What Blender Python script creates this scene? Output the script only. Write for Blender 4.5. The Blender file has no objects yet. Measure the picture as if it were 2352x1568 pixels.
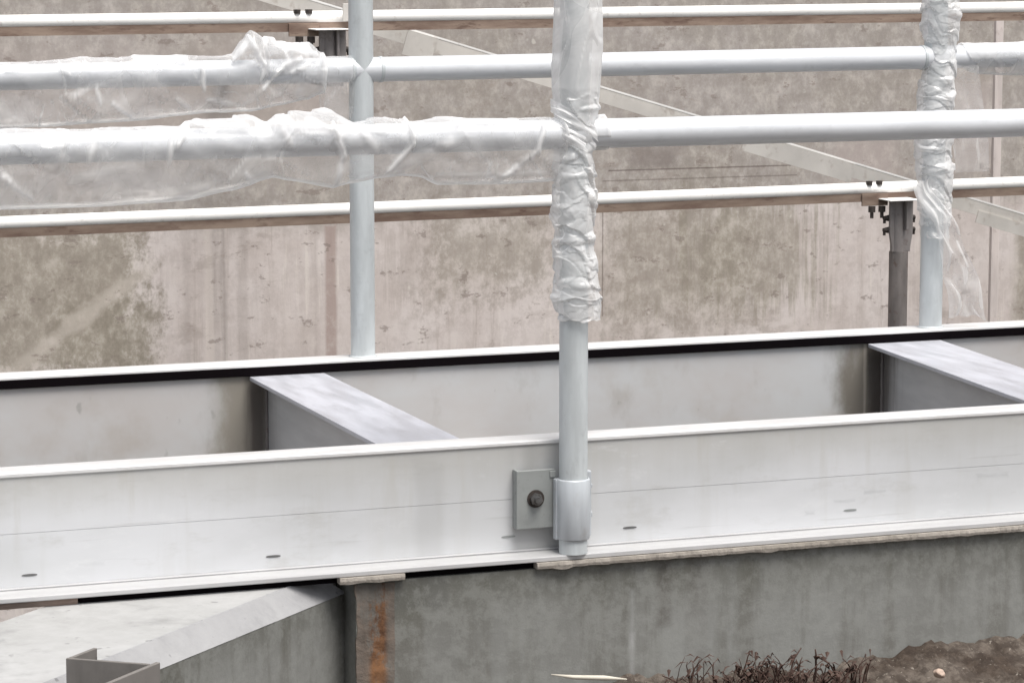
import bpy, bmesh, math, random
from math import sin, cos, tan, pi, radians, exp, sqrt
from mathutils import Vector, Matrix, noise
random.seed(7)
sc = bpy.context.scene
COL = sc.collection
# ---------------------------------------------------------------- camera
F = 6906.0; PITCH = radians(7.87); YAW = radians(20.3); CZ = 0.85
cam_d = bpy.data.cameras.new('camera'); cam = bpy.data.objects.new('camera', cam_d); COL.objects.link(cam)
cam.location = (0, 0, CZ); cam.rotation_euler = (pi/2-PITCH, 0, -YAW)
cam_d.sensor_width = 36; cam_d.lens = 36*F/2352; cam_d.clip_start = .05; cam_d.clip_end = 2000
sc.camera = cam
# ---------------------------------------------------------------- world, sun, exposure
SUN_EL, SUN_AZ = radians(66), radians(163)      # azimuth measured from +Y towards +X (behind the camera)
w = bpy.data.worlds.new('World'); sc.world = w; w.use_nodes = True
wn = w.node_tree; wn.nodes.clear()
sky = wn.nodes.new('ShaderNodeTexSky'); sky.sky_type = 'NISHITA'; sky.sun_disc = False
sky.sun_elevation = SUN_EL; sky.sun_rotation = SUN_AZ; sky.air_density = 1.0; sky.dust_density = 4; sky.ozone_density = 1
hs = wn.nodes.new('ShaderNodeHueSaturation'); hs.inputs['Saturation'].default_value = .3
bg = wn.nodes.new('ShaderNodeBackground'); bg.inputs[1].default_value = .12
wo = wn.nodes.new('ShaderNodeOutputWorld')
wn.links.new(sky.outputs[0], hs.inputs['Color']); wn.links.new(hs.outputs[0], bg.inputs[0]); wn.links.new(bg.outputs[0], wo.inputs[0])
sd = bpy.data.lights.new('sun', 'SUN'); sd.energy = 2.6; sd.angle = radians(35); sd.color = (1, .96, .9)
sun = bpy.data.objects.new('sun', sd); COL.objects.link(sun)
dirv = Vector((sin(SUN_AZ)*cos(SUN_EL), cos(SUN_AZ)*cos(SUN_EL), sin(SUN_EL)))
sun.rotation_euler = dirv.to_track_quat('Z', 'Y').to_euler(); sun.location = dirv*30
sc.view_settings.view_transform = 'Standard'; sc.view_settings.look = 'None'
sc.view_settings.exposure = .44; sc.view_settings.gamma = 1
sc.cycles.transparent_max_bounces = 24; sc.cycles.max_bounces = 8

# ---------------------------------------------------------------- measuring helpers (photo measured at 2352 x 1568)
FW = Vector((sin(YAW)*cos(PITCH), cos(YAW)*cos(PITCH), -sin(PITCH)))
RT = Vector((cos(YAW), -sin(YAW), 0)); UP = Vector((sin(YAW)*sin(PITCH), cos(YAW)*sin(PITCH), cos(PITCH)))
def ray(x, y): return FW + RT*((x-1176)/F) - UP*((y-784)/F)
def PZ(x, y, z):
    r = ray(x, y); t = (z-CZ)/r.z; return Vector((r.x*t, r.y*t, z))
def PY(x, y, Y):
    r = ray(x, y); t = Y/r.y; return Vector((r.x*t, Y, CZ+r.z*t))

# ---------------------------------------------------------------- mesh helpers
def box(bm, x0, x1, y0, y1, z0, z1, M=None):
    vs = [bm.verts.new((M @ Vector(c)) if M else c) for c in
          [(x0,y0,z0),(x1,y0,z0),(x1,y1,z0),(x0,y1,z0),(x0,y0,z1),(x1,y0,z1),(x1,y1,z1),(x0,y1,z1)]]
    for f in ((0,3,2,1),(4,5,6,7),(0,1,5,4),(1,2,6,5),(2,3,7,6),(3,0,4,7)): bm.faces.new([vs[i] for i in f])
def prism(bm, pts, z0, z1):
    """pts counter-clockwise in plan"""
    lo = [bm.verts.new((p[0], p[1], z0)) for p in pts]; hi = [bm.verts.new((p[0], p[1], z1)) for p in pts]
    bm.faces.new(lo[::-1]); bm.faces.new(hi); n = len(pts)
    for i in range(n): bm.faces.new([lo[i], lo[(i+1)%n], hi[(i+1)%n], hi[i]])
def tube(bm, a, b, r, n=40, r2=None, caps=True, segs=1):
    a = Vector(a); b = Vector(b); d = (b-a).normalized(); r2 = r if r2 is None else r2
    u = d.orthogonal().normalized(); v = d.cross(u); rings = []
    for s in range(segs+1):
        t = s/segs; c = a.lerp(b, t); rr = r+(r2-r)*t
        rings.append([bm.verts.new(c + u*rr*cos(2*pi*i/n) + v*rr*sin(2*pi*i/n)) for i in range(n)])
    for s in range(segs):
        for i in range(n):
            f = bm.faces.new([rings[s][i], rings[s][(i+1)%n], rings[s+1][(i+1)%n], rings[s+1][i]]); f.smooth = True
    if caps:   # caps get their own vertices so the side normals stay square to the axis
        bm.faces.new([bm.verts.new(v.co) for v in rings[0][::-1]]); bm.faces.new([bm.verts.new(v.co) for v in rings[-1]])
def polytube(bm, pts, rad, n=7):
    rings = []
    for k, p in enumerate(pts):
        p = Vector(p); q = Vector(pts[min(k+1, len(pts)-1)]); o = Vector(pts[max(k-1, 0)]); d = (q-o).normalized()
        u = d.orthogonal().normalized(); v = d.cross(u); r = rad[k] if isinstance(rad, (list, tuple)) else rad
        rings.append([bm.verts.new(p + u*r*cos(2*pi*i/n) + v*r*sin(2*pi*i/n)) for i in range(n)])
    for s in range(len(rings)-1):
        for i in range(n):
            f = bm.faces.new([rings[s][i], rings[s][(i+1)%n], rings[s+1][(i+1)%n], rings[s+1][i]]); f.smooth = True
    bm.faces.new(rings[0][::-1]); bm.faces.new(rings[-1])
def obj(name, bm, mat, parent=None, bevel=0):
    bmesh.ops.recalc_face_normals(bm, faces=bm.faces[:])
    me = bpy.data.meshes.new(name); bm.to_mesh(me); bm.free(); me.materials.append(mat)
    o = bpy.data.objects.new(name, me); COL.objects.link(o)
    if parent: o.parent = parent; o.matrix_parent_inverse = Matrix.Translation(-parent.location)
    if bevel:
        b = o.modifiers.new('bevel', 'BEVEL'); b.width = bevel; b.segments = 2; b.limit_method = 'ANGLE'; b.angle_limit = radians(50)
        b.harden_normals = False
    return o
def thing(name, label, cat, loc=(0,0,0), group=None):
    o = bpy.data.objects.new(name, None); COL.objects.link(o); o.location = loc; o.empty_display_size = .1
    return tag(o, label, cat, group)
def tag(o, label, cat, group=None):
    o['label'] = label; o['category'] = cat
    if group: o['group'] = group
    return o
def struct(o, kind='structure'): o['kind'] = kind; return o

# ---------------------------------------------------------------- material helpers
class NB:
    def __init__(s, name):
        s.mat = bpy.data.materials.new(name); s.mat.use_nodes = True; s.t = s.mat.node_tree; s.t.nodes.clear()
        s.out = s.t.nodes.new('ShaderNodeOutputMaterial')
        tc = s.t.nodes.new('ShaderNodeTexCoord'); s.P = tc.outputs['Object']
        sp = s.t.nodes.new('ShaderNodeSeparateXYZ'); s.L(s.P, sp.inputs[0]); s.X, s.Y, s.Z = sp.outputs
    def L(s, a, b): s.t.links.new(a, b)
    def put(s, sock, v):
        if isinstance(v, (int, float)): sock.default_value = v
        elif isinstance(v, (tuple, list)): sock.default_value = tuple(v)+((1,) if len(v) == 3 and len(sock.default_value) == 4 else ())
        else: s.L(v, sock)
    def m(s, op, a, b=0.0, clamp=False):
        n = s.t.nodes.new('ShaderNodeMath'); n.operation = op; n.use_clamp = clamp; s.put(n.inputs[0], a)
        if len(n.inputs) > 1: s.put(n.inputs[1], b)
        return n.outputs[0]
    def noise(s, scale, detail=4, rough=.55, stretch=(1,1,1), off=(0,0,0), dist=0):
        mp = s.t.nodes.new('ShaderNodeMapping'); mp.inputs['Scale'].default_value = stretch; mp.inputs['Location'].default_value = off
        s.L(s.P, mp.inputs[0]); n = s.t.nodes.new('ShaderNodeTexNoise'); s.L(mp.outputs[0], n.inputs['Vector'])
        n.inputs['Scale'].default_value = scale; n.inputs['Detail'].default_value = detail
        n.inputs['Roughness'].default_value = rough; n.inputs['Distortion'].default_value = dist
        return n.outputs['Fac']
    def rng(s, v, a, b, c=0.0, d=1.0, smooth=True):
        n = s.t.nodes.new('ShaderNodeMapRange'); n.interpolation_type = 'SMOOTHSTEP' if smooth else 'LINEAR'
        s.put(n.inputs['Value'], v)
        for k, q in zip(('From Min','From Max','To Min','To Max'), (a, b, c, d)): n.inputs[k].default_value = q
        return n.outputs['Result']
    def mix(s, fac, a, b, mode='MIX'):
        n = s.t.nodes.new('ShaderNodeMix'); n.data_type = 'RGBA'; n.blend_type = mode
        s.put(n.inputs[0], fac); s.put(n.inputs[6], a); s.put(n.inputs[7], b); return n.outputs[2]
    def patch(s, cx, cz, hw, hh, soft, amp, nz, H=None, V=None):
        """soft-edged stain patch with a noisy outline"""
        dx = s.m('SUBTRACT', s.m('ABSOLUTE', s.m('SUBTRACT', H or s.X, cx)), hw)
        dz = s.m('SUBTRACT', s.m('ABSOLUTE', s.m('SUBTRACT', V or s.Z, cz)), hh)
        d = s.m('ADD', s.m('MAXIMUM', dx, dz), s.m('MULTIPLY', s.m('SUBTRACT', nz, .5), amp))
        return s.rng(d, -soft, soft, 1, 0)
    def bump(s, h, strength=.3, dist=.002):
        n = s.t.nodes.new('ShaderNodeBump'); n.inputs['Strength'].default_value = strength; n.inputs['Distance'].default_value = dist
        s.L(h, n.inputs['Height']); return n.outputs[0]
    def bsdf(s, col, rough=.6, metal=0.0, normal=None, spec=.5):
        b = s.t.nodes.new('ShaderNodeBsdfPrincipled'); s.put(b.inputs['Base Color'], col); s.put(b.inputs['Roughness'], rough)
        s.put(b.inputs['Metallic'], metal); b.inputs['Specular IOR Level'].default_value = spec
        if normal: s.L(normal, b.inputs['Normal'])
        s.L(b.outputs[0], s.out.inputs[0]); return b
def shade(c, k): return tuple(x*k for x in c)

def metal_mat(name, col, rough=.4, metal=.6, stretch=(1, 8, 8), var=.12, dirt=(.35,.3,.26), dirt_amt=.25, scale=6, seed=0):
    n = NB(name)
    a = n.noise(scale, 5, .6, stretch, (seed, 0, 0)); b = n.noise(scale*6, 4, .6, (1,1,1), (seed, 3, 0))
    c = n.mix(n.rng(a, .3, .7), shade(col, 1-var), shade(col, 1+var*.5))
    sp = n.m('MULTIPLY', n.rng(b, .56, .74), dirt_amt); c = n.mix(sp, c, dirt)
    sc_ = n.noise(scale*3.2, 7, .7, tuple(1+(q-1)*.35 for q in stretch), (seed, 6, 2)); c = n.mix(n.rng(sc_, .56, .68, 0, .28), c, shade(col, .66)); c = n.mix(n.rng(sc_, .33, .42, .25, 0), c, shade(col, 1.18))
    r = n.rng(a, .3, .7, rough-.07, rough+.1)
    n.bsdf(c, r, metal, n.bump(b, .12, .0008)); return n.mat

# ---------------------------------------------------------------- materials
M = {}
M['pipe'] = metal_mat('galvanised_pipe', (.66,.68,.71), .42, .12, (1,6,6), .08, (.4,.4,.4), .15)
M['post'] = metal_mat('galvanised_post', (.55,.585,.60), .42, .12, (6,6,1), .12, (.3,.31,.32), .25)
M['sleeve'] = metal_mat('sleeve_aluminium', (.50,.53,.56), .42, .15, (8,8,1), .08)
M['plate'] = metal_mat('bracket_steel', (.29,.305,.30), .5, .2, (1,1,1), .12, (.18,.18,.17), .35, 14)
M['cross'] = metal_mat('mill_aluminium', (.56,.57,.62), .42, .2, (6,1,1), .16, (.5,.5,.56), .3, 5, 4)
M['dark_steel'] = metal_mat('weathered_bolt', (.06,.05,.045), .55, .4, (1,1,1), .3, (.1,.06,.04), .4, 30)
M['slot'] = metal_mat('slot_shadow', (.11,.11,.11), .6, 0)
M['bolt'] = metal_mat('dark_bolt', (.20,.20,.20), .3, .8, (1,1,1), .3, (.3,.3,.3), .3, 60)

def web_mat():
    n = NB('near_web_aluminium'); big = n.noise(2.2, 5, .6, (1,1,3)); st = n.noise(3.2, 5, .6, (7,1,.7), (2,0,0)); fine = n.noise(60, 3, .6, (.4,1,2))
    c = n.mix(n.rng(big, .3, .7), (.55,.56,.57), (.63,.64,.66))
    top = n.patch(1.8, 0.0, 6, .05, .045, .07, st)                        # darker tan-grey band along the top of the web
    c = n.mix(n.m('MULTIPLY', top, .42), c, (.37,.355,.31))
    g2 = n.noise(14, 7, .72, (.5,1,1.2), (1,1,4)); c = n.mix(n.rng(g2, .52, .68, 0, .28), c, (.40,.395,.375)); c = n.mix(n.rng(g2, .32, .42, .35, 0), c, (.68,.69,.70))
    scr = n.noise(30, 5, .6, (.12,1,3), (2,7,4)); c = n.mix(n.rng(scr, .62, .70, 0, .3), c, (.40,.40,.40))
    dr = n.m('MULTIPLY', n.rng(st, .5, .68), n.rng(n.Z, -.15, 0, .15, .6)); c = n.mix(dr, c, (.46,.45,.42))
    nz = n.noise(9, 3, .5)
    for px, py, hw, hh, a in ((1218,1048,.016,.03,.6),(1232,1240,.042,.022,.75),(1262,1250,.03,.02,.6),(985,1190,.022,.09,.28),(1178,1140,.006,.08,.3)):
        p = PY(px, py, 4.627); c = n.mix(n.m('MULTIPLY', n.patch(p.x, p.z, hw, hh, .012, .02, nz), a), c, (.36,.36,.355))
    for px, py, hw, a in ((1860,1178,.008,.4),(1940,1150,.02,.3),(2010,1128,.02,.3),(2280,1092,.03,.3),(210,1295,.02,.2),(1250,1090,.01,.3)):
        p = PY(px, py, 4.627); c = n.mix(n.m('MULTIPLY', n.patch(p.x, p.z, hw, .002, .004, .012, fine), a), c, (.25,.26,.27))
    n.bsdf(c, n.rng(big, .3, .7, .45, .58), .1, n.bump(fine, .06, .0006)); return n.mat
M['web'] = web_mat()
M['flange'] = metal_mat('flange_aluminium', (.76,.76,.76), .4, .25, (1,8,8), .06, (.6,.58,.55), .25)

M['lip'] = metal_mat('lip_aluminium', (.47,.47,.475), .45, .1, (1,8,8), .08, (.4,.38,.36), .25)
def farweb_mat():
    n = NB('far_web_aluminium'); big = n.noise(2.6, 5, .62, (1,1,1.6), (5,0,0)); st = n.noise(5, 5, .65, (9,1,.8)); nz = n.noise(11, 5, .62, (1,1,.6)); sp = n.noise(26, 3, .5, (1,1,.7))
    c = n.mix(n.rng(big, .3, .7), (.54,.515,.505), (.59,.60,.61))
    brown = n.rng(n.noise(4.2, 5, .6, (1,1,1), (9,2,0)), .52, .72); c = n.mix(n.m('MULTIPLY', brown, .6), c, (.44,.395,.355)); c = n.mix(n.rng(nz, .55, .7, 0, .3), c, (.36,.335,.31))
    c = n.mix(n.m('MULTIPLY', n.rng(sp, .68, .76), .5), c, (.27,.26,.25))
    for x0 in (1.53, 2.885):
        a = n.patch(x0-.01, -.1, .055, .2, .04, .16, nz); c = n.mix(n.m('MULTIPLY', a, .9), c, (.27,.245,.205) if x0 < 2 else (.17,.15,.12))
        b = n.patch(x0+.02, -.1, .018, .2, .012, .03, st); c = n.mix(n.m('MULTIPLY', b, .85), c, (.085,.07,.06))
    b = n.patch(2.878, -.1, .003, .2, .003, .014, st); c = n.mix(n.m('MULTIPLY', b, .6), c, (.5,.46,.4))
    n.bsdf(c, .55, .15, n.bump(sp, .1, .0008)); return n.mat
M['farweb'] = farweb_mat()
def crossweb_mat():
    n = NB('cross_web_aluminium'); a = n.noise(4, 5, .6, (1,1,6)); st = n.noise(6, 5, .65, (1,9,.7))
    c = n.mix(n.rng(a, .3, .7), (.50,.50,.51), (.60,.60,.605))
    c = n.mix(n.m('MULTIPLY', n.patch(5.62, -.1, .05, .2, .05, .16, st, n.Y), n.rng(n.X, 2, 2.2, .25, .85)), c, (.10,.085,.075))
    n.bsdf(c, .5, .1); return n.mat
M['crossweb'] = crossweb_mat()

def rubber_and_shade_mat():
    n = NB('black_rubber_and_shade'); a = n.noise(12, 4, .5, (1,1,6)); c = n.mix(a, (.003,.002,.003), (.006,.004,.005)); n.bsdf(c, .8, 0, spec=.05); return n.mat  # for the far rubber strip and the painted gap shade under the near beam
M['rubber'] = rubber_and_shade_mat()

def wall_mat():
    n = NB('stained_concrete_wall'); YW = 8.2
    big = n.noise(1.0, 6, .6); md = n.noise(4.2, 6, .62, (1,1,1.1), (3,1,0)); ver = n.noise(4.5, 5, .6, (4,1,.5), (7,0,0)); fine = n.noise(24, 8, .76, (1,1,.8)); hz = n.noise(11, 8, .75, (.6,1,1.5), (0,2,1), .2); pit = n.noise(21, 5, .7, (.7,1,1.2), (4,4,2))
    c = n.mix(n.rng(md, .35, .65), (.54,.48,.455), (.63,.575,.555)); c = n.mix(n.rng(fine, .4, .55, .35, 0), c, (.43,.38,.355))
    run = n.noise(7, 7, .7, (5,1,.28), (3,5,1)); c = n.mix(n.rng(run, .55, .68, 0, .45), c, (.36,.31,.28)); c = n.mix(n.rng(run, .34, .44, .5, 0), c, (.70,.65,.60))
    c = n.mix(n.m('MULTIPLY', n.rng(ver, .5, .7), .35), c, (.37,.32,.29))
    def stain(px, py, hwpx, hhpx, soft, amp, nz, col, a):
        nonlocal c
        p = PY(px, py, YW); k = 1/790.
        c = n.mix(n.m('MULTIPLY', n.patch(p.x, p.z, hwpx*k, hhpx*k, soft, amp, nz), a), c, col)
    olive = n.mix(n.rng(fine, .35, .65), (.25,.22,.18), (.37,.335,.28))
    brown = n.mix(n.rng(md, .38, .62), n.mix(n.rng(fine, .35, .65), (.27,.245,.22), (.375,.345,.31)), n.mix(n.rng(fine, .35, .65), (.29,.262,.243), (.40,.37,.347)))
    stain(1176, 120, 2200, 370, .05, .22, md, brown, .85)                # upper wall, old water line above the lower rail
    stain(400, 250, 420, 130, .10, .2, ver, (.45,.39,.365), .5)
    stain(100, 690, 215, 170, .05, .34, fine, olive, .85)
    stain(250, 770, 110, 70, .04, .26, fine, olive, .75)
    stain(1560, 600, 190, 150, .10, .35, fine, olive, .65); stain(1720, 580, 170, 100, .06, .7, run, olive, .65)
    stain(1130, 570, 150, 90, .08, .45, fine, olive, .6); stain(950, 600, 60, 80, .04, .5, run, (.36,.31,.28), .4)
    stain(2420, 640, 110, 140, .03, .1, md, olive, .8)
    stain(2235, 290, 55, 110, .04, .08, md, (.45,.39,.37), .6)
    stain(1985, 370, 90, 70, .04, .2, md, (.43,.37,.35), .6)
    for x, hw, a, col in ((515,7,.6,(.27,.235,.215)),(495,14,.35,(.33,.29,.27)),(560,9,.35,(.31,.27,.25)),(430,9,.3,(.33,.29,.27)),(480,8,.6,(.60,.54,.50)),(725,5,.35,(.35,.3,.28))):
        stain(x, 680, hw, 160, .008, .05, ver, col, a)
    stain(760, 670, 13, 150, .006, .012, ver, (.34,.26,.235), .75)
    # pale worn diagonal scrape
    nz = n.noise(9, 4, .6); p0 = PY(310, 640, YW); p1 = PY(60, 830, YW); s = (p1.z-p0.z)/(p1.x-p0.x)
    d = n.m('ABSOLUTE', n.m('SUBTRACT', n.Z, n.m('ADD', n.m('MULTIPLY', n.m('SUBTRACT', n.X, p0.x), s), p0.z)))
    dm = n.m('MULTIPLY', n.rng(n.m('ADD', d, n.m('MULTIPLY', n.m('SUBTRACT', nz, .5), .1)), .01, .045, 1, 0), n.patch((p0.x+p1.x)/2, (p0.z+p1.z)/2, .2, .16, .05, .1, nz))
    c = n.mix(n.m('MULTIPLY', dm, .65), c, (.52,.47,.42))
    # horizontal shutter marks, pock marks and pale specks
    hm = n.m('MULTIPLY', n.rng(hz, .53, .62), n.rng(big, .42, .58, .1, .9)); c = n.mix(n.m('MULTIPLY', hm, .4), c, (.27,.225,.195)); c = n.mix(n.rng(fine, .5, .7, 0, .35), c, (.62,.57,.53))
    c = n.mix(n.m('MULTIPLY', n.rng(pit, .60, .66), .6), c, (.22,.18,.16))
    c = n.mix(n.m('MULTIPLY', n.rng(n.noise(24, 2, .5, (1,1,1), (8,8,8)), .72, .77), .6), c, (.6,.57,.52))
    for (a, b, hw, hh, al) in ((1610,386,235,1.6,.75),(1610,409,250,1.6,.5),(1384,600,1.6,130,.6),(1720,356,30,1.8,0)):
        stain(a, b, hw, hh, .0016, .004, fine, (.13,.10,.09), al)
    stain(1500, 360, 60, 26, .02, .1, hz, (.19,.16,.15), .55)
    h = n.m('ADD', n.m('MULTIPLY', fine, .6), hz)
    n.bsdf(c, .85, 0, n.bump(h, .25, .004), spec=.3); return n.mat
M['wall'] = wall_mat()

def conc_mat(name, base, alt, rust=False, stain=.5, seed=0, bump=.4):
    n = NB(name); big = n.noise(2.3, 6, .6, (1,1,1), (seed,0,0)); ver = n.noise(4, 5, .6, (4,4,.5), (seed,1,0)); fine = n.noise(30, 5, .65, (1,1,1)); pit = n.noise(38, 2, .5)
    c = n.mix(n.rng(big, .3, .7), base, alt); c = n.mix(n.m('MULTIPLY', n.rng(ver, .5, .72), stain), c, shade(base, .6))
    c = n.mix(n.rng(fine, .3, .75, 0, .35), c, shade(alt, 1.15)); c = n.mix(n.m('MULTIPLY', n.rng(pit, .68, .74), .5), c, shade(base, .35))
    if rust:
        rn = n.noise(10, 6, .75, (1.6,1.6,.7), (2,2,seed)); band = n.m('MULTIPLY', n.rng(n.noise(5, 3, .5, (1,1,.5)), .3, .6, .4, 1), n.rng(rn, .44, .56))
        p = PY(868, 1450, 4.58); e = n.rng(n.m('ABSOLUTE', n.m('SUBTRACT', n.X, p.x)), .008, .02, 1, .25)
        c = n.mix(n.m('MULTIPLY', band, e), c, n.mix(n.rng(fine, .3, .7), (.075,.036,.02), (.23,.115,.055)))
    n.bsdf(c, .85, 0, n.bump(n.m('ADD', fine, n.m('MULTIPLY', big, .5)), bump, .004), spec=.3); return n.mat
def tank_mat():
    n = NB('dark_grey_concrete'); big = n.noise(2.3, 6, .6, (1,1,1)); ver = n.noise(3.6, 5, .6, (4,4,.45), (4,1,0)); fine = n.noise(30, 8, .75); pit = n.noise(60, 4, .6)  # dark grey base for the tank and skew wall faces
    c = n.mix(n.rng(big, .3, .7), (.178,.178,.167), (.24,.243,.232)); c = n.mix(n.m('MULTIPLY', n.rng(ver, .46, .62), .6), c, (.125,.12,.105))
    top = n.rng(n.m('ADD', n.Z, n.m('MULTIPLY', n.m('SUBTRACT', ver, .5), .14)), -.33, -.2, 0, .6); c = n.mix(top, c, (.095,.095,.078))  # shade under the beam painted in, darker towards the wall top
    for px, py, hw, hh, a, col in ((1452,1420,.004,.05,.5,(.36,.37,.37)),(1452,1500,.004,.035,.6,(.4,.4,.4)),(1525,1330,.012,.08,.5,(.085,.075,.065)),(1600,1400,.02,.1,.25,(.1,.09,.08)),(1190,1470,.05,.07,.25,(.24,.245,.235)),(960,1360,.05,.03,.35,(.1,.1,.095))):
        p = PY(px, py, 4.58); c = n.mix(n.m('MULTIPLY', n.patch(p.x, p.z, hw, hh, .008, .02, ver), a), c, col)
    c = n.mix(n.rng(fine, .42, .6, 0, .4), c, (.28,.285,.27)); c = n.mix(n.m('MULTIPLY', n.rng(pit, .72, .78), .4), c, (.09,.085,.075))
    n.bsdf(c, .8, 0, n.bump(fine, .4, .003), spec=.3); return n.mat
M['tank'] = tank_mat()
M['slab'] = conc_mat('pale_slab_concrete', (.34,.34,.335), (.42,.42,.42), False, .45, 3, .2)
M['chamfer'] = conc_mat('chamfer_concrete', (.25,.25,.26), (.33,.33,.335), False, .35, 8, .5)
M['joint'] = conc_mat('rusty_joint_filler', (.10,.092,.082), (.18,.165,.148), True, .6, 5, .8)
M['mortar'] = conc_mat('mortar', (.28,.25,.215), (.44,.405,.365), False, .5, 6, 1.0)
M['timber'] = conc_mat('packer', (.22,.16,.13), (.30,.24,.21), False, .3, 2, .4)
M['gsteel'] = conc_mat('dull_plate_steel', (.16,.15,.14), (.20,.185,.175), False, .5, 9, .15)
M['soil'] = conc_mat('brown_soil', (.075,.062,.05), (.14,.12,.10), False, .6, 1, 1.0)
M['brace'] = metal_mat('weathered_angle', (.60,.575,.54), .6, .1, (1,1,1), .16, (.3,.24,.2), .5, 5, 3)
M['bar'] = metal_mat('pale_bar', (.60,.54,.515), .6, .05, (6,6,1), .12, (.35,.28,.25), .5, 6, 3)
M['whiterail'] = metal_mat('white_steel_rail', (.86,.85,.83), .5, 0, (1,5,5), .05, (.4,.34,.3), .3, 9, 1)  # near-white base for rail pipes, cap plates and the brace edge strip
M['head'] = metal_mat('stanchion_head_steel', (.24,.22,.215), .6, .1, (3,3,1), .22, (.12,.09,.08), .6, 8, 2)
M['stanchion'] = metal_mat('weathered_stanchion', (.20,.18,.172), .6, .2, (5,5,1), .28, (.11,.07,.055), .7, 8, 5)
def rust_mat(lift=1.0):
    n = NB('rusted_flat'); a = n.noise(6, 6, .65, (1,1,5)); b = n.noise(30, 4, .6, (.6,1,2)); c = n.mix(n.rng(a, .3, .7), shade((.14,.095,.075), lift), shade((.26,.20,.16), lift)); c = n.mix(n.m('MULTIPLY', n.rng(b, .55, .7), .6), c, (.09,.05,.04))
    n.bsdf(c, .8, 0, n.bump(b, .4, .002), spec=.3); return n.mat
M['rust'] = rust_mat(); M['rust_pale'] = rust_mat(1.25)
def soil_mat():
    n = NB('gritty_soil'); a = n.noise(9, 8, .7); b = n.noise(45, 6, .75); c = n.noise(90, 3, .6, (1,1,1), (3,3,3))
    k = n.mix(n.rng(a, .38, .62), (.06,.045,.035), (.14,.118,.10)); k = n.mix(n.rng(b, .42, .6, .6, 0), k, (.03,.022,.018)); k = n.mix(n.rng(c, .64, .7, 0, .6), k, (.32,.29,.25))
    n.bsdf(k, .9, 0, n.bump(b, .9, .006), spec=.2); return n.mat
M['soil'] = soil_mat()
def plain(name, c0, c1, scale=20, rough=.7):
    n = NB(name); n.bsdf(n.mix(n.noise(scale, 4, .6), c0, c1), rough, 0, spec=.3); return n.mat
M['weed'] = plain('dead_weed', (.03,.016,.014), (.10,.06,.045), 40)
M['twig'] = plain('dry_stalk', (.5,.46,.38), (.65,.62,.55), 60)
M['stone'] = plain('pebble', (.22,.12,.08), (.62,.52,.44), 60)

def film_mat(name, lo, hi, tint=(.93,.93,.93)):
    """thin clouded polythene: clear film mixed with scattered white, denser along its creases"""
    n = NB(name); t = n.t.nodes
    at = t.new('ShaderNodeAttribute'); at.attribute_name = 'crease'
    lw = t.new('ShaderNodeLayerWeight'); lw.inputs['Blend'].default_value = .32
    sm = n.noise(7, 4, .6, (1,1,1), (0,0,0), 1.0); sm2 = n.noise(38, 3, .55, (1,1,1))
    fac = n.m('ADD', n.m('ADD', n.rng(sm, .35, .65, lo*.55, lo*1.45, False), n.m('MULTIPLY', at.outputs['Fac'], hi)), n.m('MULTIPLY', lw.outputs['Fresnel'], .3), True)
    vo = t.new('ShaderNodeTexVoronoi'); vo.inputs['Scale'].default_value = 9; vo.inputs['Randomness'].default_value = 1
    wv = t.new('ShaderNodeTexNoise'); wv.inputs['Scale'].default_value = 6; va = t.new('ShaderNodeVectorMath'); va.operation = 'MULTIPLY_ADD'
    n.L(n.P, wv.inputs['Vector']); n.L(wv.outputs['Color'], va.inputs[0]); va.inputs[1].default_value = (.12,.12,.12); n.L(n.P, va.inputs[2]); n.L(va.outputs[0], vo.inputs['Vector'])
    sv = t.new('ShaderNodeSeparateColor'); n.L(vo.outputs['Color'], sv.inputs[0])
    fac = n.m('ADD', fac, n.m('MULTIPLY', n.m('SUBTRACT', sv.outputs[0], .5), lo*.75), True)
    fac = n.m('MINIMUM', fac, .93)
    nb = n.bump(sm2, .15, .004)
    tr = t.new('ShaderNodeBsdfTransparent'); tr.inputs[0].default_value = (.98,.98,.98,1)
    df = t.new('ShaderNodeBsdfDiffuse'); df.inputs[0].default_value = tint+(1,)
    tl = t.new('ShaderNodeBsdfTranslucent'); tl.inputs[0].default_value = tint+(1,)
    gl = t.new('ShaderNodeBsdfGlossy'); gl.inputs['Roughness'].default_value = .24; gl.inputs[0].default_value = (1,1,1,1)
    for q in (df, tl, gl): n.L(nb, q.inputs['Normal'])
    m1 = t.new('ShaderNodeMixShader'); m1.inputs[0].default_value = .32; n.L(df.outputs[0], m1.inputs[1]); n.L(tl.outputs[0], m1.inputs[2])
    m2 = t.new('ShaderNodeMixShader'); m2.inputs[0].default_value = .12; n.L(m1.outputs[0], m2.inputs[1]); n.L(gl.outputs[0], m2.inputs[2])
    m3 = t.new('ShaderNodeMixShader'); n.L(fac, m3.inputs[0]); n.L(tr.outputs[0], m3.inputs[1]); n.L(m2.outputs[0], m3.inputs[2])
    n.L(m3.outputs[0], n.out.inputs[0]); return n.mat
M['film'] = film_mat('clear_polythene', .19, .7)
M['film_tail'] = film_mat('tail_polythene', .34, .22)
M['film_thick'] = film_mat('bunched_polythene', .42, .42)

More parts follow.
